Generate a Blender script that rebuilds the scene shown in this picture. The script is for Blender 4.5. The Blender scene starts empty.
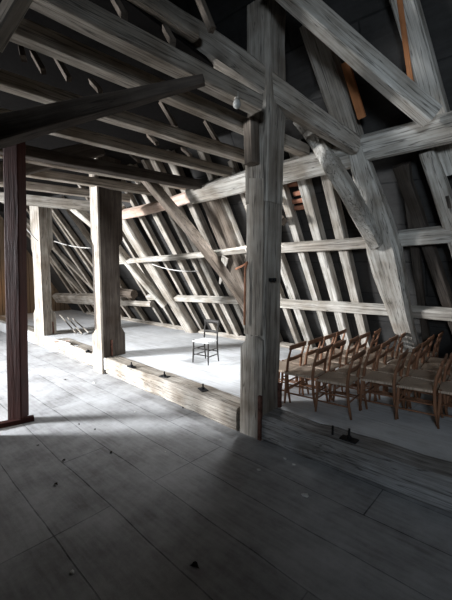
import bpy, bmesh, math, random
from mathutils import Vector, Matrix, noise
D = bpy.data
SC = bpy.context.scene
COL = SC.collection
rnd = random.Random(7)
PI = math.pi

# ------------------------------------------------------------------ camera and survey helpers
FPX = 342.0
EYE = Vector((0, 0, 2.0))
PITCH = math.atan(28 / FPX)
HEAD = math.radians(131.6)
_f0 = Vector((math.cos(HEAD), math.sin(HEAD), 0))
RT = Vector((math.sin(HEAD), -math.cos(HEAD), 0))
FW = _f0 * math.cos(PITCH) - Vector((0, 0, math.sin(PITCH)))
UPV = Vector((0, 0, math.cos(PITCH))) + _f0 * math.sin(PITCH)
cam_d = D.cameras.new('camera'); cam = D.objects.new('camera', cam_d); COL.objects.link(cam)
cam.location = EYE
cam.rotation_euler = (PI / 2 - PITCH, 0, HEAD - PI / 2)
cam_d.sensor_fit = 'VERTICAL'; cam_d.sensor_height = 24; cam_d.lens = 24 * FPX / 600
cam_d.clip_start = 0.02
SC.camera = cam

def ray(x, y): return FW + RT * ((x - 226) / FPX) - UPV * ((y - 300) / FPX)
def on(p, n, q):
    d = ray(*q); n = Vector(n); return EYE + d * (n.dot(Vector(p) - EYE) / n.dot(d))
def onZ(q, z): return on((0, 0, z), (0, 0, 1), q)
def onX(q, x): return on((x, 0, 0), (1, 0, 0), q)
def onY(q, y): return on((0, y, 0), (0, 1, 0), q)
TH = math.radians(56)
EAVE_Y, PLAT = 6.85, 0.31
RN = Vector((0, -math.sin(TH), -math.cos(TH)))          # roof normal, inwards
RD = Vector((0, -math.cos(TH), math.sin(TH)))           # up the slope
RP = Vector((0, EAVE_Y, PLAT))
def onR(q, off=0.0): return on(RP + RN * off, RN, q)    # a point on the roof slope, off metres inside it
def roofpt(x, s, off=0.0): return Vector((x, 0, 0)) + RP + RD * s + RN * off

# ------------------------------------------------------------------ materials
def new_mat(name):
    m = D.materials.new(name); m.use_nodes = True
    nt = m.node_tree; b = nt.nodes['Principled BSDF']
    return m, nt, b
def wood(name, c0, c1, crack=(0.02, 0.017, 0.014), rough=0.85, scale=1.0, crack_amt=0.75, bump=0.5):
    m, nt, b = new_mat(name); N = nt.nodes; L = nt.links
    tc = N.new('ShaderNodeTexCoord'); oi = N.new('ShaderNodeObjectInfo')
    add = N.new('ShaderNodeVectorMath'); add.operation = 'ADD'
    mul = N.new('ShaderNodeVectorMath'); mul.operation = 'SCALE'; mul.inputs['Scale'].default_value = 1
    cmb = N.new('ShaderNodeCombineXYZ')
    mm = N.new('ShaderNodeMath'); mm.operation = 'MULTIPLY'; mm.inputs[1].default_value = 37.0
    L.new(oi.outputs['Random'], mm.inputs[0])
    for i in range(3): L.new(mm.outputs[0], cmb.inputs[i])
    L.new(tc.outputs['Object'], add.inputs[0]); L.new(cmb.outputs[0], add.inputs[1])
    mp = N.new('ShaderNodeMapping'); mp.inputs['Scale'].default_value = (14 * scale, 14 * scale, 0.9 * scale)
    L.new(add.outputs[0], mp.inputs['Vector'])
    n1 = N.new('ShaderNodeTexNoise'); n1.inputs['Scale'].default_value = 1.6; n1.inputs['Detail'].default_value = 7
    n1.inputs['Roughness'].default_value = 0.65
    L.new(mp.outputs[0], n1.inputs['Vector'])
    n2 = N.new('ShaderNodeTexNoise'); n2.inputs['Scale'].default_value = 2.6; n2.inputs['Detail'].default_value = 5
    L.new(add.outputs[0], n2.inputs['Vector'])
    r1 = N.new('ShaderNodeValToRGB')
    r1.color_ramp.elements[0].position = 0.3; r1.color_ramp.elements[0].color = (*c0, 1)
    r1.color_ramp.elements[1].position = 0.7; r1.color_ramp.elements[1].color = (*c1, 1)
    L.new(n1.outputs['Fac'], r1.inputs['Fac'])
    r2 = N.new('ShaderNodeValToRGB')
    r2.color_ramp.elements[0].position = 0.3; r2.color_ramp.elements[0].color = (0.50, 0.45, 0.40, 1)
    r2.color_ramp.elements[1].position = 0.65; r2.color_ramp.elements[1].color = (1, 1, 1, 1)
    L.new(n2.outputs['Fac'], r2.inputs['Fac'])
    mx = N.new('ShaderNodeMixRGB'); mx.blend_type = 'MULTIPLY'; mx.inputs['Fac'].default_value = 0.9
    L.new(r1.outputs[0], mx.inputs[1]); L.new(r2.outputs[0], mx.inputs[2])
    mp3 = N.new('ShaderNodeMapping'); mp3.inputs['Scale'].default_value = (11 * scale, 11 * scale, 0.35 * scale)
    L.new(add.outputs[0], mp3.inputs['Vector'])
    n3 = N.new('ShaderNodeTexNoise'); n3.inputs['Scale'].default_value = 1.7; n3.inputs['Detail'].default_value = 3
    L.new(mp3.outputs[0], n3.inputs['Vector'])
    r3 = N.new('ShaderNodeValToRGB'); e = r3.color_ramp.elements
    e[0].position = 0.478; e[0].color = (0, 0, 0, 1); e[1].position = 0.5; e[1].color = (1, 1, 1, 1)
    e2 = e.new(0.522); e2.color = (0, 0, 0, 1)
    L.new(n3.outputs['Fac'], r3.inputs['Fac'])
    ca = N.new('ShaderNodeMath'); ca.operation = 'MULTIPLY'; ca.inputs[1].default_value = crack_amt
    L.new(r3.outputs[0], ca.inputs[0])
    mx2 = N.new('ShaderNodeMixRGB'); mx2.inputs[2].default_value = (*crack, 1)
    L.new(ca.outputs[0], mx2.inputs['Fac']); L.new(mx.outputs[0], mx2.inputs[1])
    L.new(mx2.outputs[0], b.inputs['Base Color'])
    b.inputs['Roughness'].default_value = rough
    b.inputs['Specular IOR Level'].default_value = 0.15
    bp = N.new('ShaderNodeBump'); bp.inputs['Strength'].default_value = bump; bp.inputs['Distance'].default_value = 0.02
    L.new(n1.outputs['Fac'], bp.inputs['Height']); L.new(bp.outputs[0], b.inputs['Normal'])
    return m
def plain(name, c, rough=0.7, metal=0.0, var=0.25, scale=20):
    m, nt, b = new_mat(name); N = nt.nodes; L = nt.links
    tc = N.new('ShaderNodeTexCoord'); n = N.new('ShaderNodeTexNoise'); n.inputs['Scale'].default_value = scale
    n.inputs['Detail'].default_value = 4
    L.new(tc.outputs['Object'], n.inputs['Vector'])
    r = N.new('ShaderNodeValToRGB')
    r.color_ramp.elements[0].position = 0.3; r.color_ramp.elements[1].position = 0.7
    r.color_ramp.elements[0].color = (*[v * (1 - var) for v in c], 1)
    r.color_ramp.elements[1].color = (*[min(1, v * (1 + var)) for v in c], 1)
    L.new(n.outputs['Fac'], r.inputs['Fac']); L.new(r.outputs[0], b.inputs['Base Color'])
    b.inputs['Specular IOR Level'].default_value = 0.3 if rough < .8 else 0.05; b.inputs['Roughness'].default_value = rough; b.inputs['Metallic'].default_value = metal
    return m
def floor_mat(name, c0, c1, gap, bw, bh, dust=(0.5, 0.5, 0.5), dust_amt=0.5, gapsize=0.012):
    m, nt, b = new_mat(name); N = nt.nodes; L = nt.links
    tc = N.new('ShaderNodeTexCoord')
    mpw = N.new('ShaderNodeMapping'); mpw.inputs['Rotation'].default_value = (0, 0, math.radians(1.5))
    nd = N.new('ShaderNodeTexNoise'); nd.inputs['Scale'].default_value = 0.9
    L.new(tc.outputs['Object'], nd.inputs['Vector'])
    mad = N.new('ShaderNodeVectorMath'); mad.operation = 'MULTIPLY_ADD'
    mad.inputs[1].default_value = (0.06, 0.06, 0); L.new(nd.outputs['Color'], mad.inputs[0]); L.new(tc.outputs['Object'], mad.inputs[2])
    L.new(mad.outputs[0], mpw.inputs['Vector'])
    br = N.new('ShaderNodeTexBrick'); br.offset = 0.37; br.offset_frequency = 3
    br.inputs['Scale'].default_value = 1; br.inputs['Brick Width'].default_value = bw; br.inputs['Row Height'].default_value = bh
    br.inputs['Mortar Size'].default_value = gapsize; br.inputs['Mortar Smooth'].default_value = 0.4
    br.inputs['Color1'].default_value = (*c0, 1); br.inputs['Color2'].default_value = (*c1, 1); br.inputs['Mortar'].default_value = (*gap, 1)
    L.new(mpw.outputs[0], br.inputs['Vector'])
    mg = N.new('ShaderNodeMapping'); mg.inputs['Scale'].default_value = (1.2, 14, 1); L.new(tc.outputs['Object'], mg.inputs['Vector'])
    ng = N.new('ShaderNodeTexNoise'); ng.inputs['Scale'].default_value = 2; ng.inputs['Detail'].default_value = 6; L.new(mg.outputs[0], ng.inputs['Vector'])
    rg = N.new('ShaderNodeValToRGB'); rg.color_ramp.elements[0].color = (0.6, 0.58, 0.55, 1); rg.color_ramp.elements[0].position = 0.3
    rg.color_ramp.elements[1].position = 0.7; L.new(ng.outputs['Fac'], rg.inputs['Fac'])
    mx = N.new('ShaderNodeMixRGB'); mx.blend_type = 'MULTIPLY'; mx.inputs[0].default_value = 0.8
    L.new(br.outputs['Color'], mx.inputs[1]); L.new(rg.outputs[0], mx.inputs[2])
    n2 = N.new('ShaderNodeTexNoise'); n2.inputs['Scale'].default_value = 1.7; n2.inputs['Detail'].default_value = 8; n2.inputs['Roughness'].default_value = 0.7
    L.new(tc.outputs['Object'], n2.inputs['Vector'])
    r2 = N.new('ShaderNodeValToRGB'); r2.color_ramp.elements[0].position = 0.38; r2.color_ramp.elements[1].position = 0.66
    r2.color_ramp.elements[1].color = (dust_amt,) * 3 + (1,)
    L.new(n2.outputs['Fac'], r2.inputs['Fac'])
    mx2 = N.new('ShaderNodeMixRGB'); mx2.inputs[2].default_value = (*dust, 1)
    L.new(r2.outputs[0], mx2.inputs[0]); L.new(mx.outputs[0], mx2.inputs[1])
    L.new(mx2.outputs[0], b.inputs['Base Color'])
    b.inputs['Roughness'].default_value = 0.8; b.inputs['Specular IOR Level'].default_value = 0.2
    bp = N.new('ShaderNodeBump'); bp.inputs['Strength'].default_value = 0.5; bp.inputs['Distance'].default_value = 0.02
    inv = N.new('ShaderNodeMath'); inv.operation = 'MULTIPLY_ADD'; inv.inputs[1].default_value = -1.0
    L.new(br.outputs['Fac'], inv.inputs[0]); L.new(n2.outputs['Fac'], inv.inputs[2])
    L.new(inv.outputs[0], bp.inputs['Height']); L.new(bp.outputs[0], b.inputs['Normal'])
    return m

M = {}
M['grey'] = wood('weathered_grey_oak', (0.23, 0.205, 0.175), (0.56, 0.52, 0.46))
M['pale'] = wood('pale_oak', (0.27, 0.25, 0.215), (0.66, 0.63, 0.575))  # lighter variant of the grey oak
M['brown'] = wood('aged_brown_oak', (0.10, 0.082, 0.066), (0.24, 0.20, 0.165))
M['joist'] = wood('smoky_brown_joist', (0.22, 0.19, 0.16), (0.52, 0.47, 0.40))
M['dark'] = wood('dark_and_shaded_oak', (0.045, 0.037, 0.031), (0.11, 0.092, 0.078))  # dark timber; also puts shade into colour on a post face and rafters
M['red'] = wood('oxblood_painted_wood', (0.022, 0.0055, 0.0045), (0.050, 0.013, 0.010), rough=0.6, crack_amt=0.3)
M['orange'] = wood('fresh_orange_fir', (0.42, 0.17, 0.07), (0.62, 0.27, 0.12), crack_amt=0.2)
M['pink'] = wood('pinkish_cut_pine', (0.50, 0.36, 0.29), (0.72, 0.57, 0.48), crack_amt=0.3)
M['tile'] = plain('terracotta_tile', (0.30, 0.14, 0.09), 0.9)
M['iron'] = plain('black_iron', (0.02, 0.02, 0.021), 0.6, 0.6)
M['rust'] = plain('rusted_iron', (0.13, 0.065, 0.05), 0.85, 0.2, 0.5)
M['chair'] = wood('reddish_beech', (0.165, 0.082, 0.048), (0.35, 0.18, 0.105), rough=0.45, crack_amt=0.0, bump=0.1, scale=2)
M['chair_black'] = wood('blackened_beech', (0.030, 0.028, 0.027), (0.06, 0.056, 0.052), rough=0.5, crack_amt=0.0, bump=0.1, scale=2)
M['plaster'] = plain('white_plaster', (0.7, 0.7, 0.68), 0.9)
M['leaf'] = plain('dry_dark_leaf', (0.035, 0.028, 0.022), 0.9)
M['porcelain'] = plain('milky_glass', (0.42, 0.41, 0.38), 0.25, 0, 0.06)
M['cable'] = plain('pale_cable', (0.55, 0.53, 0.50), 0.7)
M['copper'] = plain('orange_hose', (0.50, 0.22, 0.12), 0.6)
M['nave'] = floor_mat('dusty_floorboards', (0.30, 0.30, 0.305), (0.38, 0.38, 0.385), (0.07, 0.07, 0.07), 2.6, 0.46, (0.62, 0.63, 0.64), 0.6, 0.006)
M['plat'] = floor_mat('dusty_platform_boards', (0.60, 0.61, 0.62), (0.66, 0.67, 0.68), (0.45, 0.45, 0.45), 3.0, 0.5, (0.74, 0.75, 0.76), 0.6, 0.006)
M['slate'] = floor_mat('dark_slate_roofing', (0.022, 0.021, 0.020), (0.036, 0.034, 0.032), (0.006, 0.006, 0.006), 1.3, 0.62, (0.06, 0.058, 0.056), 0.5, 0.012)
M['sill'] = wood('dusty_grey_sill_shaded', (0.17, 0.165, 0.16), (0.44, 0.435, 0.43))  # dusty grey oak, its colour darkened for the shaded run right of the post
M['deck_shade'] = plain('shade_black_deck', (0.009, 0.008, 0.0075), 0.95)  # near-black colour stands in for shade above the joists
M['boards'] = floor_mat('brown_partition_boards', (0.26, 0.19, 0.13), (0.34, 0.25, 0.17), (0.02, 0.015, 0.01), 3.0, 0.2, (0.3, 0.24, 0.18), 0.4, 0.012)
def rush_mat(name, c):
    m, nt, b = new_mat(name); N = nt.nodes; L = nt.links
    tc = N.new('ShaderNodeTexCoord'); w = N.new('ShaderNodeTexWave'); w.wave_type = 'RINGS'; w.rings_direction = 'Z'
    w.inputs['Scale'].default_value = 26; w.inputs['Distortion'].default_value = 1.2
    L.new(tc.outputs['Object'], w.inputs['Vector'])
    r = N.new('ShaderNodeValToRGB'); r.color_ramp.elements[0].color = (*[v * .6 for v in c], 1); r.color_ramp.elements[1].color = (*c, 1)
    L.new(w.outputs['Fac'], r.inputs['Fac']); L.new(r.outputs[0], b.inputs['Base Color']); b.inputs['Roughness'].default_value = 0.9
    bp = N.new('ShaderNodeBump'); bp.inputs['Strength'].default_value = 0.4; bp.inputs['Distance'].default_value = 0.004
    L.new(w.outputs['Fac'], bp.inputs['Height']); L.new(bp.outputs[0], b.inputs['Normal'])
    return m
M['rush'] = rush_mat('woven_rush', (0.52, 0.40, 0.30))
M['rush_pale'] = rush_mat('pale_woven_rush', (0.80, 0.80, 0.78))

# ------------------------------------------------------------------ object helpers
def tag(o, label, cat, group=None, kind=None):
    o['label'] = label; o['category'] = cat
    if group: o['group'] = group
    if kind: o['kind'] = kind
    return o
def link_bm(name, bm, mat, parent=None, mw=None, smooth=False):
    bmesh.ops.recalc_face_normals(bm, faces=bm.faces)
    me = D.meshes.new(name); bm.to_mesh(me); bm.free(); me.materials.append(mat)
    if smooth:
        for p in me.polygons: p.use_smooth = True
    o = D.objects.new(name, me); COL.objects.link(o)
    if mw is not None: o.matrix_world = mw
    if parent: o.parent = parent
    return o
def empty(name, loc, rz=0):
    o = D.objects.new(name, None); COL.objects.link(o); o.location = loc; o.rotation_euler = (0, 0, rz); o.empty_display_size = 0.1
    return o
def frame(p0, p1, hint):
    z = (p1 - p0).normalized(); x = hint - z * hint.dot(z); x.normalize(); y = z.cross(x)
    m = Matrix((x, y, z)).transposed().to_4x4(); m.translation = p0
    return m
def beam_bm(pts, w, h, hint, seed=0, ch=0.14, jit=0.05, seg=0.35, taper=None, mw=None):
    """squared timber: local Z along its length, local X along hint (size h), local Y across (size w)"""
    inv = mw.inverted()
    loc = [inv @ p for p in pts]
    path = []
    for a, b in zip(loc[:-1], loc[1:]):
        n = max(1, int((b - a).length / seg))
        for i in range(n): path.append(a.lerp(b, i / n))
    path.append(loc[-1])
    if len(loc) > 2:                                                     # soften bends
        for _ in range(2):
            path = [path[0]] + [(path[i - 1] + path[i] * 2 + path[i + 1]) / 4 for i in range(1, len(path) - 1)] + [path[-1]]
    bm = bmesh.new(); rings = []
    sx, sy = h / 2, w / 2; c = ch * min(w, h)
    n = len(path)
    for i, p in enumerate(path):
        k = 1.0
        if taper:
            u = i / (n - 1) * (len(taper) - 1); ui = min(int(u), len(taper) - 2); k = taper[ui] + (taper[ui + 1] - taper[ui]) * (u - ui)
        prof = [(sx - c, -sy), (sx, -sy + c), (sx, sy - c), (sx - c, sy), (-sx + c, sy), (-sx, sy - c), (-sx, -sy + c), (-sx + c, -sy)]
        wob = Vector((noise.noise((i * .55, seed * 3.1, 0)), noise.noise((i * .55, seed * 3.1, 9)), 0)) * jit * min(w, h) * 1.6
        ring = []
        for j, (x, y) in enumerate(prof):
            q = noise.noise((i * 0.9, j * 2.7, seed * 5.3)) * jit
            ring.append(bm.verts.new((p.x + wob.x + x * k * (1 + q), p.y + wob.y + y * k * (1 + q), p.z)))
        rings.append(ring)
    for a, b in zip(rings[:-1], rings[1:]):
        for j in range(8):
            bm.faces.new((a[j], a[(j + 1) % 8], b[(j + 1) % 8], b[j]))
    bm.faces.new(rings[0][::-1]); bm.faces.new(rings[-1])
    return bm
_seed = [0]
def beam(name, pts, w, h, mat, label=None, cat=None, hint=Vector((0, 0, 1)), group=None, parent=None, **k):
    _seed[0] += 1
    pts = [Vector(p) for p in pts]
    mw = frame(pts[0], pts[-1], Vector(hint))
    o = link_bm(name, beam_bm(pts, w, h, hint, _seed[0], mw=mw, **k), M[mat], None, mw)
    if parent:
        o.parent = parent
        o.matrix_parent_inverse = Matrix.LocRotScale(parent.location, parent.rotation_euler, None).inverted()
    if label: tag(o, label, cat, group)
    return o
def prism_bm(outline, t0, t1, axis):
    """closed outline (2-D) extruded between t0 and t1 along axis; outline coords are the other two axes in order"""
    bm = bmesh.new()
    def mk(a, b, t): return {'x': (t, a, b), 'y': (a, t, b), 'z': (a, b, t)}[axis]
    A = [bm.verts.new(mk(a, b, t0)) for a, b in outline]; B = [bm.verts.new(mk(a, b, t1)) for a, b in outline]
    n = len(A)
    for i in range(n): bm.faces.new((A[i], A[(i + 1) % n], B[(i + 1) % n], B[i]))
    bm.faces.new(A[::-1]); bm.faces.new(B)
    return bm
def box_bm(x0, x1, y0, y1, z0, z1, bevel=0.0):
    bm = prism_bm([(x0, y0), (x1, y0), (x1, y1), (x0, y1)], z0, z1, 'z')
    if bevel: bmesh.ops.bevel(bm, geom=bm.edges[:], offset=bevel, segments=2, affect='EDGES', profile=0.5)
    return bm
def tube_bm(pts, radii, n=8, bm=None):
    bm = bm or bmesh.new(); pts = [Vector(p) for p in pts]
    if not isinstance(radii, (list, tuple)): radii = [radii] * len(pts)
    rings = []
    for i, p in enumerate(pts):
        t = (pts[min(i + 1, len(pts) - 1)] - pts[max(i - 1, 0)]).normalized()
        h = Vector((1, 0, 0)) if abs(t.x) < 0.8 else Vector((0, 1, 0))
        x = (h - t * h.dot(t)).normalized(); y = t.cross(x)
        rings.append([bm.verts.new(p + (x * math.cos(a) + y * math.sin(a)) * radii[i]) for a in [2 * PI * j / n for j in range(n)]])
    for a, b in zip(rings[:-1], rings[1:]):
        for j in range(n): bm.faces.new((a[j], a[(j + 1) % n], b[(j + 1) % n], b[j]))
    bm.faces.new(rings[0][::-1]); bm.faces.new(rings[-1])
    return bm
def struct(name, bm, mat, mw=None):
    o = link_bm(name, bm, mat, None, mw); o['kind'] = 'structure'; return o
def ordinal(i): return ['first', 'second', 'third', 'fourth', 'fifth', 'sixth', 'seventh', 'eighth', 'ninth', 'tenth', 'eleventh', 'twelfth', 'thirteenth', 'fourteenth'][i]

# ------------------------------------------------------------------ the setting
XL, XR, YN = -15.5, 4.5, -7.5
SILL_Y = 3.21
RIDGE_Y = -0.3
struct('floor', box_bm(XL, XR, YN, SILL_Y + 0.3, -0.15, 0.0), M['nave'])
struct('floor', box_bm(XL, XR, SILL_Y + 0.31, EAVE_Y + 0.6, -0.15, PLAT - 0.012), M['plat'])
def slope(name, sgn):
    ln = (EAVE_Y - RIDGE_Y) / math.cos(TH)
    if sgn > 0:
        mw = frame(roofpt(XL, -0.5, -0.06), roofpt(XL, ln, -0.06), Vector((1, 0, 0)))
    else:
        a = Vector((XL, 2 * RIDGE_Y - EAVE_Y, PLAT)); d = Vector((0, math.cos(TH), math.sin(TH)))
        mw = frame(a - d * 0.5, a + d * ln, Vector((1, 0, 0)))
    # local X along the nave, local Z up the slope -> swap so the slate courses follow the slope
    x, y, z = [Vector(mw.col[i][:3]) for i in range(3)]
    m2 = Matrix((x, z, -y)).transposed().to_4x4(); m2.translation = mw.translation
    return struct(name, box_bm(0, XR - XL, 0, ln + 0.55, -0.03 if sgn < 0 else -0.03, 0.03), M['slate'], m2)
slope('ceiling', 1); slope('ceiling', -1)
def endwall(name, x):
    zr = PLAT + (EAVE_Y - RIDGE_Y) * math.tan(TH)
    m2 = Matrix(((0, 0, 1), (0, 1, 0), (1, 0, 0))).transposed()
    ol = [(EAVE_Y + .4, -0.2), (RIDGE_Y, zr + 0.3), (2 * RIDGE_Y - EAVE_Y - .4, -0.2)]
    return struct(name, prism_bm(ol, x - 0.05, x + 0.05, 'x'), M['boards'])
endwall('wall_left', XL); endwall('wall_right', XR)

# ------------------------------------------------------------------ posts on the sill line
XC = onZ((262, 441), 0).x; YC = onZ((262, 441), 0).y             # near corner of the tall post
def at_y(q): return onY(q, YC)
# tall split post in the middle
pc = empty('oak_post', (XC - 0.19, YC + 0.19, 0))
tag(pc, 'tall split grey oak post in the centre, rising out of the picture', 'post')
def part_box(name, par, x0, x1, y0, y1, z0, z1, mat, bevel=0.0, **k):
    o = link_bm(name, box_bm(x0, x1, y0, y1, z0, z1, bevel), M[mat]); 
    c = Vector(((x0 + x1) / 2, (y0 + y1) / 2, z0))
    o.parent = par; o.location = -par.location
    return o
XW = XC - onY((241, 430), YC).x
YW = onX((280.5, 330), XC).y - YC
xt = onY((265.5, 25), YC).x - XC                                  # the post leans a little
cx0, cy0 = XC - XW / 2, YC + .04 + (YW - .04) / 2
beam('shaft', [(cx0 + .01, cy0, PLAT - 0.02), (cx0 + .01 + xt * .72, cy0 + .01, 2.85)], XW - .02, YW - .04, 'grey', hint=(0, 1, 0), parent=pc, ch=0.05, jit=0.03)
beam('head', [(cx0 + xt * .72 + .01, cy0 + .01, 2.8), (cx0 + xt + .02, cy0 + .03, 3.6), (cx0 + xt * 1.3, cy0 + .03, 5.0)], XW * 1.02, YW * 1.02, 'grey', hint=(0, 1, 0), parent=pc, ch=0.12, jit=0.06)
# foot lap: shouldered board down to the floor on the nave face; second board above it, with a gap under the block
def lap(name, pxs, y0, y1, mat):
    ps = [onY(q, YC) for q in pxs]
    o = link_bm(name, prism_bm([(p.x, max(p.z, 0)) for p in ps], y0, y1, 'y'), M[mat]); o.parent = pc; o.location = -pc.location
lap('foot_lap', [(240, 437), (240.5, 347), (245, 341), (252, 336), (257, 337), (262, 341), (262, 442)], YC, YC + .06, 'grey')
lap('upper_lap', [(243, 334), (247, 250), (248.5, 178), (262.5, 178), (262, 250), (260.5, 336)], YC + .015, YC + .06, 'joist')
for i, (x, y, z0, z1) in enumerate([(XC - 0.024, YC - 0.012, 0.01, 0.55), (XC + 0.012, YC + YW - .02, PLAT, 0.62)]):
    o = link_bm('iron_strap', box_bm(x - 0.022, x + 0.022, y - 0.022, y + 0.022, z0, z1, 0.006), M['rust']); o.parent = pc; o.location = -pc.location
    o['label'] = 'rusty iron strap'
for dy in (0.10, 0.175):
    o = link_bm('bolt_head', box_bm(XC + .01, XC + 0.055, YC + dy - 0.018, YC + dy + 0.018, 1.89, 1.93, 0.008), M['iron']); o.parent = pc; o.location = -pc.location
    o['label'] = 'black iron bolt head'
o = link_bm('bolt_bar', box_bm(XC + .01, XC + 0.04, YC + 0.10, YC + 0.175, 1.885, 1.90), M['iron']); o.parent = pc; o.location = -pc.location
# wooden cleat on the left of the post under the beam end
bz = onY((252, 138), YC - 0.08)
beam('support_block', [onY((252, 164), YC - 0.06), onY((251, 120), YC - 0.06)], 0.15, 0.14, 'brown', 'short upright brown wood block fixed to the left side of the tall post', 'wood block', hint=(0, 1, 0), ch=0.2)

# far posts with jowled heads and feet
def jowl_post(name, px_corner, px_left, px_right, ztop, w, label, mat, ymat_faces, shoulders, inset=.2):
    c = onZ(px_corner, 0)
    wx = c.x - onY((px_left, px_corner[1] - 2), c.y).x; wy = onX((px_right, 330), c.x).y - c.y
    e = empty(name, (c.x - wx / 2, c.y + wy / 2, 0)); tag(e, label, 'post')
    x0, x1, y0, y1 = c.x - wx, c.x, c.y, c.y + wy; w = (wx + wy) / 2; dp = .40 if inset < .4 else .10
    sh_lo, sh_hi = shoulders
    j = w * 0.22
    # -Y piece: outline in X/Z with swollen foot and head
    xm = x0 + wx * inset
    ol = [(x0, 0.0), (x0, sh_lo - .1), (xm, sh_lo + .04), (xm, sh_hi - .04), (x0 + wx * inset * .4, sh_hi + .1), (x0 + wx * inset * .4, ztop), (x1, ztop), (x1, 0.0)]
    bm = prism_bm(ol, y0, y0 + w * dp, 'y')
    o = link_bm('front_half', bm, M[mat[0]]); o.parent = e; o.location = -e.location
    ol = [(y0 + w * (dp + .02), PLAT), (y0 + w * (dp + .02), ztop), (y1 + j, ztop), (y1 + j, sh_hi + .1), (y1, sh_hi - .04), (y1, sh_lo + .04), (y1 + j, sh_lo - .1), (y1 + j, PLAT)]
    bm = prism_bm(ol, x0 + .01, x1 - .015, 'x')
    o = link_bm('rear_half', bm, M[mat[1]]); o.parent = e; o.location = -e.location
    for zz in (PLAT + 0.02,):
        o = link_bm('iron_strap', box_bm(x1 - .012, x1 + 0.012, y0 + w * .5, y0 + w * .5 + .03, zz, zz + 0.32), M['rust']); o.parent = e; o.location = -e.location
        o['label'] = 'rusty iron strap'
    return e, c
pb, cB = jowl_post('oak_post', (102.5, 374.2), 93.5, 121.5, onX((112, 148), onZ((102.5, 374.2), 0).x - .1).z, 0.38,  # rear half in dark wood: the shade on that face is in the colour
    'oak post with pale left edge and right face coloured as shade, standing on the sill behind the red-brown post', ('grey', 'dark'), None, (0.85, 2.55), .5)
pa, cA = jowl_post('oak_post', (44.5, 347), 35, 53, 3.86, 0.40,
    'pale grooved oak post farthest left, with widened head and foot', ('grey', 'pale'), None, (0.95, 2.55))

# slim painted post in front at the left, on its floor plate
rp = onZ((16.5, 421), 0)
pr = empty('painted_post', (rp.x, rp.y, 0)); tag(pr, 'slim oxblood red painted post standing on a floor batten at far left', 'post')
beam('shaft', [rp + RT * .03 + Vector((0, 0, .055)), rp + RT * .14 + Vector((0, .02, 3.84))], 0.185, 0.185, 'red', hint=RT, parent=pr, ch=0.06, jit=0.015)
a, b = onZ((-12, 430), 0.0), onZ((34, 420), 0.0)
beam('floor_batten', [a + Vector((0, 0, .03)), b + Vector((0, 0, .03))], 0.10, 0.06, 'red', parent=pr, ch=0.1, jit=0.02)

# ------------------------------------------------------------------ sill
def sill(p0, p1, label, mat, top):
    a, b = onZ(p0, 0), onZ(p1, 0)
    d = (b - a).normalized(); n = Vector((-d.y, d.x, 0)); n = n if n.y > 0 else -n
    off = n * 0.17 + Vector((0, 0, top / 2))
    return beam('sill_beam', [a + off, b + off], 0.34, top, mat, label, 'sill beam', group=None, ch=0.10, jit=0.045, seg=0.2)
sill((55, 351.5), (96, 369), 'grey floor sill timber between the pale far post and the dark post', 'grey', PLAT)  # same weathered grey oak as the posts
s2 = sill((106, 374), (236, 432), 'grey rough sill timber between the dark post and the tall split post', 'grey', PLAT)
s3 = sill((258, 439.5), (640, 592), 'grey dusty sill timber running right from the tall split post', 'sill', PLAT - 0.01)
sill((-20, 320), (36, 344), 'sill timber left of the pale far post', 'grey', PLAT)
# long eaves plate at the foot of the rafters
beam('eaves_plate', [roofpt(-13.5, 0.10, 0.16), roofpt(-5.2, 0.10, 0.16)], 0.16, 0.14, 'grey', 'low timber plate along the rafter feet behind the lone chair', 'eaves plate', hint=RN)
beam('eaves_plate', [roofpt(-5.15, 0.10, 0.16), roofpt(4.2, 0.10, 0.16)], 0.16, 0.14, 'grey', 'low timber plate along the rafter feet behind the chair rows', 'eaves plate', hint=RN)

# ------------------------------------------------------------------ roof slope: rafters, rails, purlins, struts
ROFF = 0.08
def raf_x(q): return onR(q, ROFF).x
LEN = (EAVE_Y - RIDGE_Y) / math.cos(TH) - .45
RG = 'common rafters of the roof slope'
def rafter(q, w, h, mat, label, s0=-0.1, s1=None, q2=None):
    x = raf_x(q); x2 = x
    if q2: 
        p, p2 = onR(q, ROFF), onR(q2, ROFF)
        sp, sp2 = (p - RP).dot(RD), (p2 - RP).dot(RD)
        k = (p2.x - p.x) / (sp2 - sp)
        x, x2 = p.x + k * (s0 - sp), p.x + k * ((s1 or LEN) - sp)
    return beam('rafter', [roofpt(x, s0, ROFF), roofpt(x2, s1 or LEN, ROFF)], w, h, mat, label, 'rafter', hint=RN, group=RG, ch=0.08, jit=0.05, seg=0.6)
mid = [  # px at the lower rail, width, depth, material
    ((146, 293), .10, .12, 'grey'), ((158, 295), .10, .12, 'grey'), ((182, 292), .10, .12, 'grey'), ((200, 298), .16, .16, 'grey'), ((211, 295), .09, .12, 'grey'),
    ((220, 296), .15, .15, 'grey'), ((234, 296), .16, .16, 'grey')]
for i, (q, w, h, m) in enumerate(mid):
    rafter(q, w, h, m, f'rafter behind the lone chair, {ordinal(i)} of seven from dark post to tall post')
midr = [((284, 303), .10, .12, 'grey'), ((296, 302), .15, .15, 'pale'), ((317, 299), .12, .14, 'pale'), ((337, 302), .16, .16, 'pale'), ((357, 300), .15, .16, 'grey')]
for i, (q, w, h, m) in enumerate(midr):
    rafter(q, w, h, m, f'slanting rafter over the chair rows, {ordinal(i)} right of the tall post', s1=4.3)
for i, (q, w, h, m) in enumerate([((264, 303), .12, .14, 'grey')]):
    rafter(q, w, h, m, 'slanting rafter mostly hidden behind the tall split post')
rafter((436, 110), .20, .18, 'pale', 'broad pale rafter at top right with an orange plank on its left side', s0=3.5, q2=(405, 0))
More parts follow.
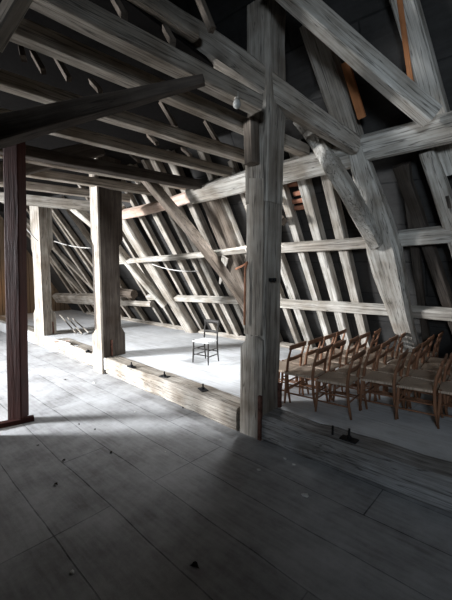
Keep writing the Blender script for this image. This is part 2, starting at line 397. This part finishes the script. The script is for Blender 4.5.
# a white strut with a mortise below the purlin at far right
sR = empty('mortised_strut', onR((428, 152), .2)); tag(sR, 'white strut with its mortise shade painted as a dark strip at the right edge of the picture', 'strut')
beam('body', [onR((427, 150), .2), onR((436, 175), .2), onR((447, 207), .2), onR((462, 255), .2), onR((480, 320), .2)], 0.20, 0.22, 'pale', hint=RN, parent=sR, ch=0.2, jit=0.06, taper=(0.75, 1.2))
beam('mortise_shade', [onR((447, 196), .312), onR((450, 208), .312)], 0.035, 0.01, 'dark', hint=RN, parent=sR, jit=0)  # dark strip on the surface imitates the shade inside a mortise
sR.location = sR.location
rafter((440, 280), .14, .14, 'dark', 'rafter coloured dark as shade near the right picture edge', s1=3.7, q2=(447, 300))  # this rafter and the next carry the bay's shade in their colour
rafter((418, 270), .10, .12, 'dark', 'rafter with shade in its colour, in the dark bay right of the big curved strut', s1=3.7)

# far bays beyond the strut behind the dark post
far = [((128, 266), (146, 292)), ((136, 264), (158, 295)), ((58, 252), (96, 290)), ((60, 268), (84, 294)), ((66, 226), (92, 262)), ((78, 222), (103, 258)), ((126, 215), (150, 250)), ((44, 250), (72, 292))]
for i, (q, q2) in enumerate(far[2:6] + far[7:8]):
    rafter(q, .13, .14, 'joist', f'grey rafter seen between the pale far post and the dark post, {ordinal(i)} of five', q2=q2, s1=4.6)
for i, x in enumerate((-13.2, -12.4, -11.6, -10.9)):
    beam('rafter', [roofpt(x, -0.1, ROFF), roofpt(x, LEN, ROFF)], .12, .14, 'joist', f'rafter in the dim far bay left of the pale post, {ordinal(i)} from the end wall', 'rafter', hint=RN, group=RG, seg=.6)
# rails on the slope
def rail(name, qs, w, h, mat, label, off=0.24, cat='rail', **k):
    return beam(name, [onR(q, off) for q in qs], w, h, mat, label, cat, hint=RN, **k)
rail('roof_rail', [(118, 262), (190, 256), (247, 249.5)], .10, .10, 'pale', 'upper thin horizontal rail across the rafters behind the lone chair', off=.55)
rail('roof_rail', [(244, 250), (300, 247), (376, 242)], .15, .12, 'grey', 'upper horizontal rail from the tall post to the big curved strut')
rail('roof_rail', [(384, 240), (420, 237), (480, 231), (640, 216)], .20, .14, 'pale', 'upper grey rail with worn grooves right of the big curved strut')
rail('roof_rail', [(148, 297), (200, 299), (254, 301)], .13, .14, 'pale', 'lower horizontal rail across the rafters behind the lone chair')
rail('roof_rail', [(252, 301), (300, 305), (404, 311)], .16, .14, 'pale', 'lower horizontal rail above the chair rows, left of the curved strut')
rail('roof_rail', [(399, 311), (430, 313), (490, 317), (640, 326)], .17, .14, 'grey', 'lower horizontal rail right of the big curved strut')
rail('roof_rail', [(40, 297), (60, 298), (126, 300)], .40, .24, 'grey', 'thick lower rail between the pale far post and the dark post', off=.20)
rail('log_stub', [(120, 292), (134, 294)], .26, .24, 'brown', 'short thick log end jutting out beside the dark post, upper one', cat='log', ch=.3, off=.3)
rail('log_stub', [(122, 303), (152, 304)], .16, .16, 'grey', 'short pale log end under the thick stub beside the dark post', cat='log', ch=.3, off=.3)
# purlin
PO = 0.30
rail('purlin', [(120, 215), (150, 209), (200, 194)], .19, .20, 'pink', 'pinkish purlin length left, under the joist ends', off=PO, cat='purlin')
rail('purlin', [(192, 195), (252, 180), (300, 168), (352, 155)], .29, .24, 'pale', 'pale purlin length passing behind the tall split post', off=PO, cat='purlin')
rail('purlin', [(362, 149), (412, 137), (452, 127), (500, 115), (640, 78)], .28, .22, 'pale', 'pale purlin length at the right edge of the picture', off=PO, cat='purlin')
# principal struts
rail('principal_strut', [(354, 142), (368, 185), (379, 222), (384, 254), (394, 290), (402, 322), (414, 362)], .34, .22, 'pale', 'big curved pale strut with bulging edge, right of the chair rows', off=.36, cat='strut', ch=.2, jit=.06, seg=.3, taper=(.55, .95, 1.25, 1.2, .95, .85, .8))
rail('principal_strut', [(206, 190), (228, 248), (246, 290), (270, 346)], .30, .22, 'brown', 'dark wide strut running down behind the tall post from the purlin', off=.22, cat='strut')
rail('principal_strut', [(118, 208), (150, 262), (195, 336)], .36, .22, 'grey', 'broad grey strut sloping down right of the dark post', off=.24, cat='strut')
# braces from the collars down to the struts
XB = cB.x - 0.2; XA = cA.x - 0.2
p1 = onR((377, 246), .50)
beam('collar_brace', [onX((300, 118), XC - .1), onX((320, 142), XC + .1), onR((340, 178), .75), p1], .20, .18, 'pale', 'curved pale brace from the heavy top beam down to the big curved strut', 'brace', hint=(1, 0, 0), ch=.16, jit=.06, seg=.2)
beam('collar_brace', [onR((146, 178), .80), onR((200, 242), .74), onR((244, 300), .58), onR((256, 334), .34)], .17, .16, 'brown', 'dark diagonal brace crossing the rafters between the dark post and tall post', 'brace', hint=(1, 0, 0), ch=.1, seg=.3)
beam('collar_brace', [onR((70, 204), .7), onR((100, 228), .62), onR((138, 274), .48), onR((165, 305), .40)], .20, .2, 'pale', 'curved pale brace springing from the far post head behind the dark post', 'brace', hint=(1, 0, 0), ch=.15, seg=.3)
def diag_hint(a, b):
    """turn a beam on edge: an arris towards the nave"""
    ax = (b - a).normalized(); v = EYE - (a + b) / 2; v = (v - ax * v.dot(ax)).normalized()
    return (v * .80 + v.cross(ax) * .60).normalized()
# wind brace at the top right
beam('wind_brace', [onR((262, -32), .70), onR((332, 32), .62), onR((432, 117), .52)], .19, .17, 'pale', 'heavy grey diagonal brace at upper right, ending on the purlin', 'brace', hint=diag_hint(onR((262, -32), .70), onR((432, 117), .52)), ch=.08, jit=.05)
# rafters above the purlin at upper right
def uraf(q, q2, w, h, mat, label, off=ROFF, nm='rafter', cat='rafter'):
    return beam(nm, [onR(q, off), onR(q2, off)], w, h, mat, label, cat, hint=RN, group=None, ch=.08, seg=.5)
uraf((352, 140), (312, 20), .26, .2, 'grey', 'broad grey upper rafter just right of the tall post, behind the wind brace')
uraf((356, 140), (326, 45), .13, .12, 'grey', 'thin grey upper rafter beside the broad one behind the wind brace', off=.12)
uraf((362, 118), (345, 62), .09, .04, 'orange', 'orange plank edge hanging under the wind brace', off=.20, nm='orange_plank', cat='plank')
uraf((413, 86), (400, -12), .05, .16, 'orange', 'long orange plank along the left of the top right rafter', off=.10, nm='orange_plank', cat='plank')

# ------------------------------------------------------------------ collars and ceiling joists (tilted plane, rising outwards)
JZ, JK = 3.55, -0.06
PUR_Y = onR((252, 174), PO).y
def onJ(q, dz=0): return on((0, PUR_Y, JZ + dz), (0, -JK, 1), q)
def joist(q0, q1, w, h, mat, label, dz=0, name='ceiling_joist'):
    a, b = onJ(q0, dz), onJ(q1, dz)
    off = Vector((w / 2, 0, h / 2))
    return beam(name, [a + off, b + off], w, h, mat, label, 'joist', group='ceiling joists crossing above the left half', ch=.08, jit=.05, seg=.5)
def vp(q, x): return (x, q[1] + (250 - q[1]) / (528 - q[0]) * (x - q[0]))
J = [((166, 75), -10, 250), ((160, 102), -30, 300), ((170, 142), -60, 252), ((170, 164), -60, 227), ((96, 175), -40, 205), ((98, 188), -30, 160), ((100, 199), -30, 128)]
JL = ['heavy ceiling joist nearest the camera, its pale end stopping at the tall post', 'second ceiling joist, passing behind the tall post under the heavy one',
      'third ceiling joist counted down from the heavy one', 'fourth ceiling joist counted down, ending on the purlin', 'fifth ceiling joist counted down, above the dark post',
      'sixth ceiling joist counted down, pale and rounded', 'lowest and farthest ceiling joist, resting on the pale far post']
JW = [(.17, .15), (.15, .14), (.15, .14), (.12, .14), (.13, .13), (.16, .15), (.16, .15)]
for (q, xa, xb), l, (w, h) in zip(J, JL, JW):
    joist(vp(q, xa), vp(q, xb), w, h, 'joist', l)
# collar of the dark post's truss and of the far post's truss
joist(vp((160, 184), -30), vp((160, 184), 205), .18, .15, 'dark', 'dark thick tie beam resting on the dark post', dz=-.12, name='tie_beam')
joist(vp((75, 210), 0), vp((75, 210), 130), .24, .22, 'pale', 'pale tie beam resting on the far post', dz=-.1, name='tie_beam')
# heavy tie at the tall post
def onT(q, x=XC - .16): return onX(q, x)
t1 = onR((358, 148), .40); t0 = onY((268, 88), YC + .16)
beam('tie_beam', [t0 + (t0 - t1) * 1.5, t0, t1], .24, .30, 'grey', 'heavy sloping top beam running through the tall post down to the purlin', 'beam', ch=.12, jit=.08, taper=(.9, 1.0, .62))
beam('tie_beam_lower', [onX((110, -20), XC - .42), onX((195, 36), XC - .42)], .13, .10, 'joist', 'shorter rounded beam under the heavy top beam, stopping in mid air', 'beam', ch=.25)
# dark diagonals under the joists
a = on(_f0 * 3.2, _f0, (-30, 139)); b = onJ((204, 80), -0.10)
beam('knee_brace', [a, b], .17, .22, 'dark', 'long dark brace rising to the right across the red-brown post under the joists', 'brace', ch=.08, jit=.03, taper=(1.1, .34))
a = onX((-20, 176), XB + .35); b = onX((100, 148), XB + .35)
beam('knee_brace', [a, b], .2, .26, 'dark', 'second dark brace lower down, reaching the head of the dark post', 'brace', ch=.08, jit=.03)
a = on(_f0 * 2.3, _f0, (-8, 44)); b = on(_f0 * 2.2, _f0, (24, -10))
beam('knee_brace', [a, b], .09, .10, 'joist', 'short steep brace in the top left corner of the picture', 'brace', ch=.1)
# added black deck above the joists, standing in for the dark of the upper roof
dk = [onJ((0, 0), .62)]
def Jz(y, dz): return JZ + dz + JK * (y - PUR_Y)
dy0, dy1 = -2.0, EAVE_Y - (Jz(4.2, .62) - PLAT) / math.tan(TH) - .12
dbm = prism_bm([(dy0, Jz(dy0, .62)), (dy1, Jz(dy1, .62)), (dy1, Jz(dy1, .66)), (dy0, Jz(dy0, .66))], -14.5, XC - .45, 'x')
struct('ceiling', dbm, M['deck_shade'])  # added deck, hides the lit upper rafters
# roof battens glimpsed between the joists
BT = [((20, 42), (23, 56)), ((34, 55), (42, 69)), ((57, 58), (67, 76)), ((92, 82), (99, 90)), ((115, 0), (123, 14)), ((200, 0), (210, 25)), ((149, 136), (156, 143)), ((163, 105), (174, 124)), ((207, 124), (217, 141)), ((131, 154), (138, 160)), ((183, 149), (190, 155)), ((166, 30), (172, 41)), ((205, -10), (212, 22))]
for i, (q, q2) in enumerate(BT[:12]):
    p, p2 = onJ(q, .48), onJ(q2, .26)
    d = (p2 - p).normalized()
    beam('short_stay', [p - d * .05, p2 + d * .05], .055, .05, 'brown', f'short slanting stay in the dark above the joists, {ordinal(i)} of twelve from left', 'stay', hint=RN, group='stays above the joists', ch=.05)

# reddish battens in the gap beside the tall post
for i, (y, x0) in enumerate([(183, 291), (192, 297), (200, 295), (207, 292)]):
    beam('tile_batten', [onR((x0 - 3, y + 2), .02), onR((308, y - 1), .02)], .07, .05, 'tile', f'reddish tile batten right of the tall post, {["topmost", "second from top", "third from top", "lowest"][i]}', 'batten', hint=RN, group='tile battens by the tall post', ch=.2)

# ------------------------------------------------------------------ chairs
def chair_proto(name, black=False):
    """faces local -X, origin on the floor; 0.42 deep, 0.40 wide"""
    wm = M['chair_black'] if black else M['chair']; rm = M['rush_pale'] if black else M['rush']
    e = empty(name, (0, 0, 0))
    H = 0.75; SH = 0.40; hw = 0.185
    P = lambda nm, bm, m=wm, sm=True: setattr(link_bm(nm, bm, m, None, None, sm), 'parent', e)
    bm = bmesh.new()
    n = 8; grid = {}
    for i in range(n + 1):
        for j in range(n + 1):
            u, v = i / n * 2 - 1, j / n * 2 - 1
            x = -0.20 + 0.38 * (i / n); y = v * (hw + 0.015 + (-u) * 0.018)
            edge = max(abs(u), abs(v)); z = SH + 0.012 - 0.02 * (1 - edge) + (0.006 if edge < .9 else -.004) - abs(abs(u) - abs(v)) * 0
            grid[i, j] = (bm.verts.new((x, y, z)), bm.verts.new((x, y, SH - 0.018)))
    for i in range(n):
        for j in range(n):
            for k in (0, 1):
                f = [grid[i, j][k], grid[i + 1, j][k], grid[i + 1, j + 1][k], grid[i, j + 1][k]]; bm.faces.new(f if k == 0 else f[::-1])
    for i in range(n):
        for (a, b) in (((i, 0), (i + 1, 0)), ((i + 1, n), (i, n)), ((0, i + 1), (0, i)), ((n, i), (n, i + 1))):
            bm.faces.new((grid[a][0], grid[a][1], grid[b][1], grid[b][0]))
    P('rush_seat', bm, rm, False)
    for s in (-1, 1):
        y = s * (hw + .015)
        P('front_leg', tube_bm([(-.195, y + s * .012, 0), (-.188, y + s * .004, .16), (-.182, y, .30), (-.182, y, SH + .015)], [.013, .018, .019, .017]))
        yb = s * (hw - .005)
        P('back_post', tube_bm([(.225, yb, 0), (.185, yb, .2), (.17, yb, SH), (.185, yb, .56), (.235, yb, H)], [.013, .018, .019, .017, .013]))
        for k, z in enumerate((.14, .25)):
            P('side_stretcher', tube_bm([(-.186, y, z), (0, s * (hw + .006), z), (.19, yb, z)], [.009, .011, .009], 6))
    for z in (.16, .27):
        P('front_stretcher', tube_bm([(-.188, -hw - .015, z), (-.19, 0, z), (-.188, hw + .015, z)], [.009, .012, .009], 6))
    P('rear_stretcher', tube_bm([(.19, -hw, .19), (.19, hw, .19)], .010, 6))
    def slat(z0, z1, x0, curve, ext, crest):
        bm = bmesh.new(); n = 10; rows = []
        for i in range(n + 1):
            v = i / n * 2 - 1; y = v * (hw + ext); x = x0 + curve * (1 - v * v)
            zt = z1 + crest * (1 - v * v)
            zb = z0 + crest * (1 - v * v) * .6
            rows.append([bm.verts.new((x - .010, y, zb)), bm.verts.new((x + .010, y, zb)), bm.verts.new((x + .016, y, zt)), bm.verts.new((x - .004, y, zt))])
        for a, b in zip(rows[:-1], rows[1:]):
            for j in range(4): bm.faces.new((a[j], a[(j + 1) % 4], b[(j + 1) % 4], b[j]))
        bm.faces.new(rows[0][::-1]); bm.faces.new(rows[-1]); return bm
    if black:
        P('top_rail', slat(H - .075, H - .005, .222, .03, .02, .012)); P('back_rail', slat(.515, .56, .178, .022, -.01, .008))
    else:
        P('top_rail', slat(H - .05, H + .006, .226, .014, .028, .006)); P('back_rail', slat(.54, .585, .186, .012, -.01, .0))
    return e
def copy_thing(src):
    c = src.copy(); COL.objects.link(c)
    for ch in src.children:
        d = ch.copy(); COL.objects.link(d); d.parent = c
    return c
lone = chair_proto('rush_chair', True)
tag(lone, 'lone black chair with pale seat standing on the bright platform floor', 'chair')
q = onZ((206, 361.5), PLAT)
lone.location = (q.x, q.y, PLAT - 0.008)
lone.rotation_euler = (0, 0, math.radians(97)); lone.scale = (.86, .86, 1.04)

first = chair_proto('rush_chair')
RG2 = 'brown rush chairs set in rows on the platform'
rows = [((262, 394), (289, 403)), ((287, 402), (313, 410)), ((317, 410), (345, 419)), ((362, 410), (393, 418)), ((399, 419), (431, 427)), ((440, 424), (474, 436))]
names = ['row next to the tall post', 'second row from the tall post', 'third row from the tall post', 'fourth row from the tall post', 'fifth row from the tall post', 'row cut by the right picture edge']
cnt = [4, 5, 5, 5, 4, 3]
used = False
for r, (fq, bq) in enumerate(rows):
    pf, pb_ = onZ(fq, PLAT), onZ(bq, PLAT)
    cx = (pf.x + pb_.x) / 2; y0 = (pf.y + pb_.y) / 2 + .2
    for k in range(cnt[r]):
        c = first if not used else copy_thing(first); used = True
        pos = 'front chair' if k == 0 else ('rearmost chair' if k == cnt[r] - 1 else ordinal(k) + ' chair')
        c.location = (cx + rnd.uniform(-.025, .025) + .012 * k, y0 + k * .445, PLAT - 0.008)
        c.rotation_euler = (0, 0, rnd.uniform(-.05, .05) + math.radians(3))
        tag(c, f'brown rush-seated chair, {pos} of the {names[r]}', 'chair', RG2)
        c.name = 'rush_chair'

# ------------------------------------------------------------------ iron anchor bolts on and before the sill
def anchor(q, z, plate, label, h=.09, lean=0):
    p = onZ(q, z); e = empty('anchor_bolt', p); tag(e, label, 'bolt')
    if plate:
        bm = box_bm(-.085, .085, -.05, .05, 0, .016, .004); o = link_bm('plate', bm, M['iron'], e); o.rotation_euler = (0, 0, rnd.uniform(-.5, .5))
        link_bm('nut', tube_bm([(0, 0, .016), (0, 0, .042)], .026, 6), M['iron'], e)
    link_bm('threaded_rod', tube_bm([(0, 0, 0), (lean, 0, h)], .012, 8), M['iron'], e)
    return e
anchor((131.5, 367), PLAT, True, 'black anchor bolt on the sill, nearest the dark post')
anchor((164.5, 377), PLAT, True, 'black anchor bolt on the sill in front of the lone chair, with plate')
anchor((203, 390), PLAT, True, 'black anchor bolt on the sill nearest the left of the tall post')
anchor((183, 408), 0.0, False, 'bare iron rod sticking up before the sill between the bolts', h=.14)
anchor((332.5, 435), PLAT - .01, False, 'bare iron rod on the right sill, left of the plate bolt', h=.10)
anchor((349, 440), PLAT - .01, True, 'black plate bolt on the right sill before the chair rows', h=.12)
anchor((88, 352), PLAT, True, 'black anchor bolt on the sill between the two far posts', h=.06)

# ------------------------------------------------------------------ small things
def stick(q0, q1, z, r, mat, label):
    a, b = onZ(q0, z), onZ(q1, z)
    o = link_bm('loose_stick', tube_bm([a, a.lerp(b, .5), b], r, 6), M[mat]); tag(o, label, 'stick'); return o
stick((52, 342), (70, 341), PLAT + .02, .018, 'pink', 'reddish stick lying on the sill right of the pale far post')
stick((60, 341), (70, 344), PLAT + .03, .022, 'plaster', 'white stick lying across the reddish one')
def lath(q0, q1, label, o0=.5, o1=.35):
    b = onZ(q1, PLAT + .02); a = onY(q0, b.y + .25)
    beam('leaning_lath', [a, b], .045, .03, 'grey', label, 'lath', hint=RN, jit=.1, ch=.2)
lath((60, 315), (76, 333), 'pale lath leaning in the far bay, leftmost of three')
lath((68, 318), (82, 334), 'pale lath leaning in the far bay, middle of three')
lath((73, 319), (89, 333), 'pale lath leaning in the far bay, rightmost of three')
chips = [((94, 383), .025, 'chip on the floor before the dark post'), ((285, 459), .022, 'chip on the floor right of the tall post, nearest the sill'), ((294, 465), .02, 'second chip right of the tall post'),
         ((259, 470), .02, 'chip on the boards below the tall post'), ((305, 496), .03, 'larger chip at a board end right of centre'), ((165, 452), .014, 'tiny chip in the middle of the dark floor'),
         ((220, 440), .014, 'tiny chip just left of the tall post foot'), ((135, 412), .014, 'tiny chip on the lit floor before the left sill'), ((310, 441), .014, 'tiny chip close to the right sill'), ((72, 573), .018, 'chip low in the dark left corner')]
for q, r, l in chips:
    p = onZ(q, 0); bm = bmesh.new(); bmesh.ops.create_icosphere(bm, subdivisions=1, radius=r)
    for v in bm.verts: v.co = Vector((v.co.x * rnd.uniform(.8, 1.5), v.co.y * rnd.uniform(.7, 1.3), v.co.z * .35 * rnd.uniform(.7, 1.3) + r * .3))
    o = link_bm('plaster_chip', bm, M['plaster'], None, Matrix.Translation(p)); tag(o, 'white plaster ' + l, 'plaster chip', 'plaster chips on the floor')
leaves = [((65, 380), .05, 'on the lit floor left of the dark post'), ((64, 461), .035, 'on the dim floor below the red-brown post'), ((111, 453), .03, 'left of the long board joint'), ((56, 485), .04, 'lower left on the dark boards'),
          ((38, 446), .03, 'just below the foot of the red-brown post'), ((95, 430), .028, 'at the edge of the lit floor'), ((195, 566), .045, 'at the bottom centre of the floor'), ((79, 425), .025, 'right of the red-brown post foot')]
for q, r, l in leaves:
    p = onZ(q, 0); bm = bmesh.new(); N = 9; vs = []; c = bm.verts.new((0, 0, .012))
    for k in range(N):
        t = 2 * PI * k / N; rr = r * .55 * (.6 + .5 * rnd.random()) * (1.3 if k % 3 == 0 else .8)
        vs.append(bm.verts.new((rr * math.cos(t) * 1.3, rr * math.sin(t), .004 + .014 * rnd.random())))
    for k in range(N): bm.faces.new((c, vs[k], vs[(k + 1) % N]))
    for f in bmesh.ops.solidify(bm, geom=bm.faces[:], thickness=.002)['geom']: pass
    o = link_bm('dry_leaf', bm, M['leaf'], None, Matrix.Translation(p)); tag(o, 'dark dry leaf ' + l, 'leaf', 'dry leaves on the floor')

def cable(pts, r, mat, label):
    n = 12; out = []
    P = [Vector(p) for p in pts]
    for a, b in zip(P[:-1], P[1:]):
        for i in range(n): out.append(a.lerp(b, i / n) - Vector((0, 0, .12 * (b - a).length * 4 * (i / n) * (1 - i / n) * .35)))
    out.append(P[-1])
    o = link_bm('hanging_cable', tube_bm(out, r, 6), M[mat], None, None, True); tag(o, label, 'cable')
cable([onX((54, 241), cA.x + .05), onX((91, 248), cA.x + .9)], .014, 'cable', 'pale cable sagging from the far post towards the dark post')
cable([onX((26, 228), cA.x + .1), onX((38, 241), cA.x + .1)], .012, 'cable', 'pale cable slanting down left of the far post')
cable([onR((152, 264), .45), onR((198, 271), .45)], .010, 'cable', 'thin cable strung before the rafters under the upper rail')
hz = YC + .0
o = link_bm('hose', tube_bm([onY((236, 269), hz + .1), onY((244, 265), hz), onY((247, 262), hz - .02), onY((245, 270), hz - .03), onY((245, 290), hz - .03), onY((244.5, 325), hz - .03)], .013, 8), M['copper'], None, None, True)
tag(o, 'orange hose hanging down the left side of the tall post', 'hose')

# bulb-shaped fitting under the heavy joist end
bp_ = onJ((229, 103), -.01) + Vector((.1, 0, .02))
lb = empty('bulb_fitting', bp_); lb.scale = (.72, .72, .72); tag(lb, 'small milky bulb fitting under the heavy joist left of the tall post', 'lamp')
link_bm('socket', tube_bm([(0, 0, .06), (0, 0, -.03)], [.04, .04], 10), M['grey'], lb)
link_bm('glass_bulb', tube_bm([(0, 0, -.03), (0, 0, -.05), (0, 0, -.09), (0, 0, -.125), (0, 0, -.145)], [.03, .045, .055, .045, .015], 12), M['porcelain'], lb, None, True)
# broken white shard of board on the strut
beam('split_board', [onR((225, 257), .40), onR((220, 284), .42)], .13, .025, 'pale', 'torn white board hanging on the rafters under the upper rail', 'board', hint=RN, jit=.2, seg=.1, taper=(1.1, .35))

# ------------------------------------------------------------------ added shading partition, and lamps for daylight and fill
px_ = -4.75
struct('shade_wall_1', box_bm(px_ - .05, px_ + .05, YN + .3, 1.15, 0, 3.3), M['boards'])  # unseen wall added to keep direct light off the foreground floor

def area(name, loc, target, sx, sy, power, col, spread=180):
    l = D.lights.new(name, 'AREA'); l.shape = 'RECTANGLE'; l.size = sx; l.size_y = sy; l.energy = power; l.color = col; l.spread = math.radians(spread)
    o = D.objects.new(name, l); COL.objects.link(o); o.location = loc
    o.rotation_euler = (Vector(target) - Vector(loc)).to_track_quat('-Z', 'Y').to_euler(); return o
def window(name, c, tgt, w, h):
    """plain frame set around an area lamp; no opening is cut in the roof"""
    m2 = (Vector(c) - Vector(tgt)).to_track_quat('Z', 'Y').to_matrix().to_4x4(); m2.translation = Vector(c)
    bm = bmesh.new(); t = .07
    for x0, x1, y0, y1 in ((-w/2 - t, -w/2, -h/2 - t, h/2 + t), (w/2, w/2 + t, -h/2 - t, h/2 + t), (-w/2, w/2, -h/2 - t, -h/2), (-w/2, w/2, h/2, h/2 + t)):
        b2 = box_bm(x0, x1, y0, y1, -.06, .04); me = D.meshes.new('t'); b2.to_mesh(me); b2.free(); bm.from_mesh(me); D.meshes.remove(me)
    return struct(name, bm, M['brown'], m2)
day = (0.93, 0.96, 1.0)
def lit_window(name, lname, c, tgt, w, h, power, spread, col=day):
    window(name, c, tgt, w, h); area(lname, c, tgt, w, h, power, col, spread)
lit_window('window_1', 'dormer_daylight', (-11.0, -5.3, 3.0), (-5.9, 3.2, 0.1), 2.0, 1.4, 1250, 76)
lit_window('fill_frame_far', 'far_bay_fill', (-13.6, -4.6, 3.0), (-10.2, 4.6, 1.2), 1.6, 1.2, 210, 80)  # added lamp in a frame, brightens the far left bay
sk = onR((267, 207), .25)
lit_window('window_2', 'skylight_daylight', sk, (-5.6, 3.6, 0.0), .38, .6, 62, 130)
lit_window('fill_frame_right', 'right_fill', (1.9, -3.6, 3.3), (-0.7, 4.8, 2.9), 1.2, 1.0, 34, 60, (0.75, 0.87, 1.0))  # added fill lamp behind the camera, brightens tall post and right struts
wl = D.lights.new('warm_lamp', 'POINT'); wl.energy = 8; wl.color = (1, .55, .2); wl.shadow_soft_size = .08
wo = D.objects.new('warm_lamp', wl); COL.objects.link(wo); wo.location = onX((4, 290), -14.6)

w = D.worlds.new('world'); SC.world = w; w.use_nodes = True
w.node_tree.nodes['Background'].inputs['Color'].default_value = (0.5, 0.6, 0.7, 1)
w.node_tree.nodes['Background'].inputs['Strength'].default_value = 0.02
vs = SC.view_settings
vs.view_transform = 'Standard'; vs.look = 'None'; vs.gamma = 1; vs.use_curve_mapping = False; vs.exposure = 0.0
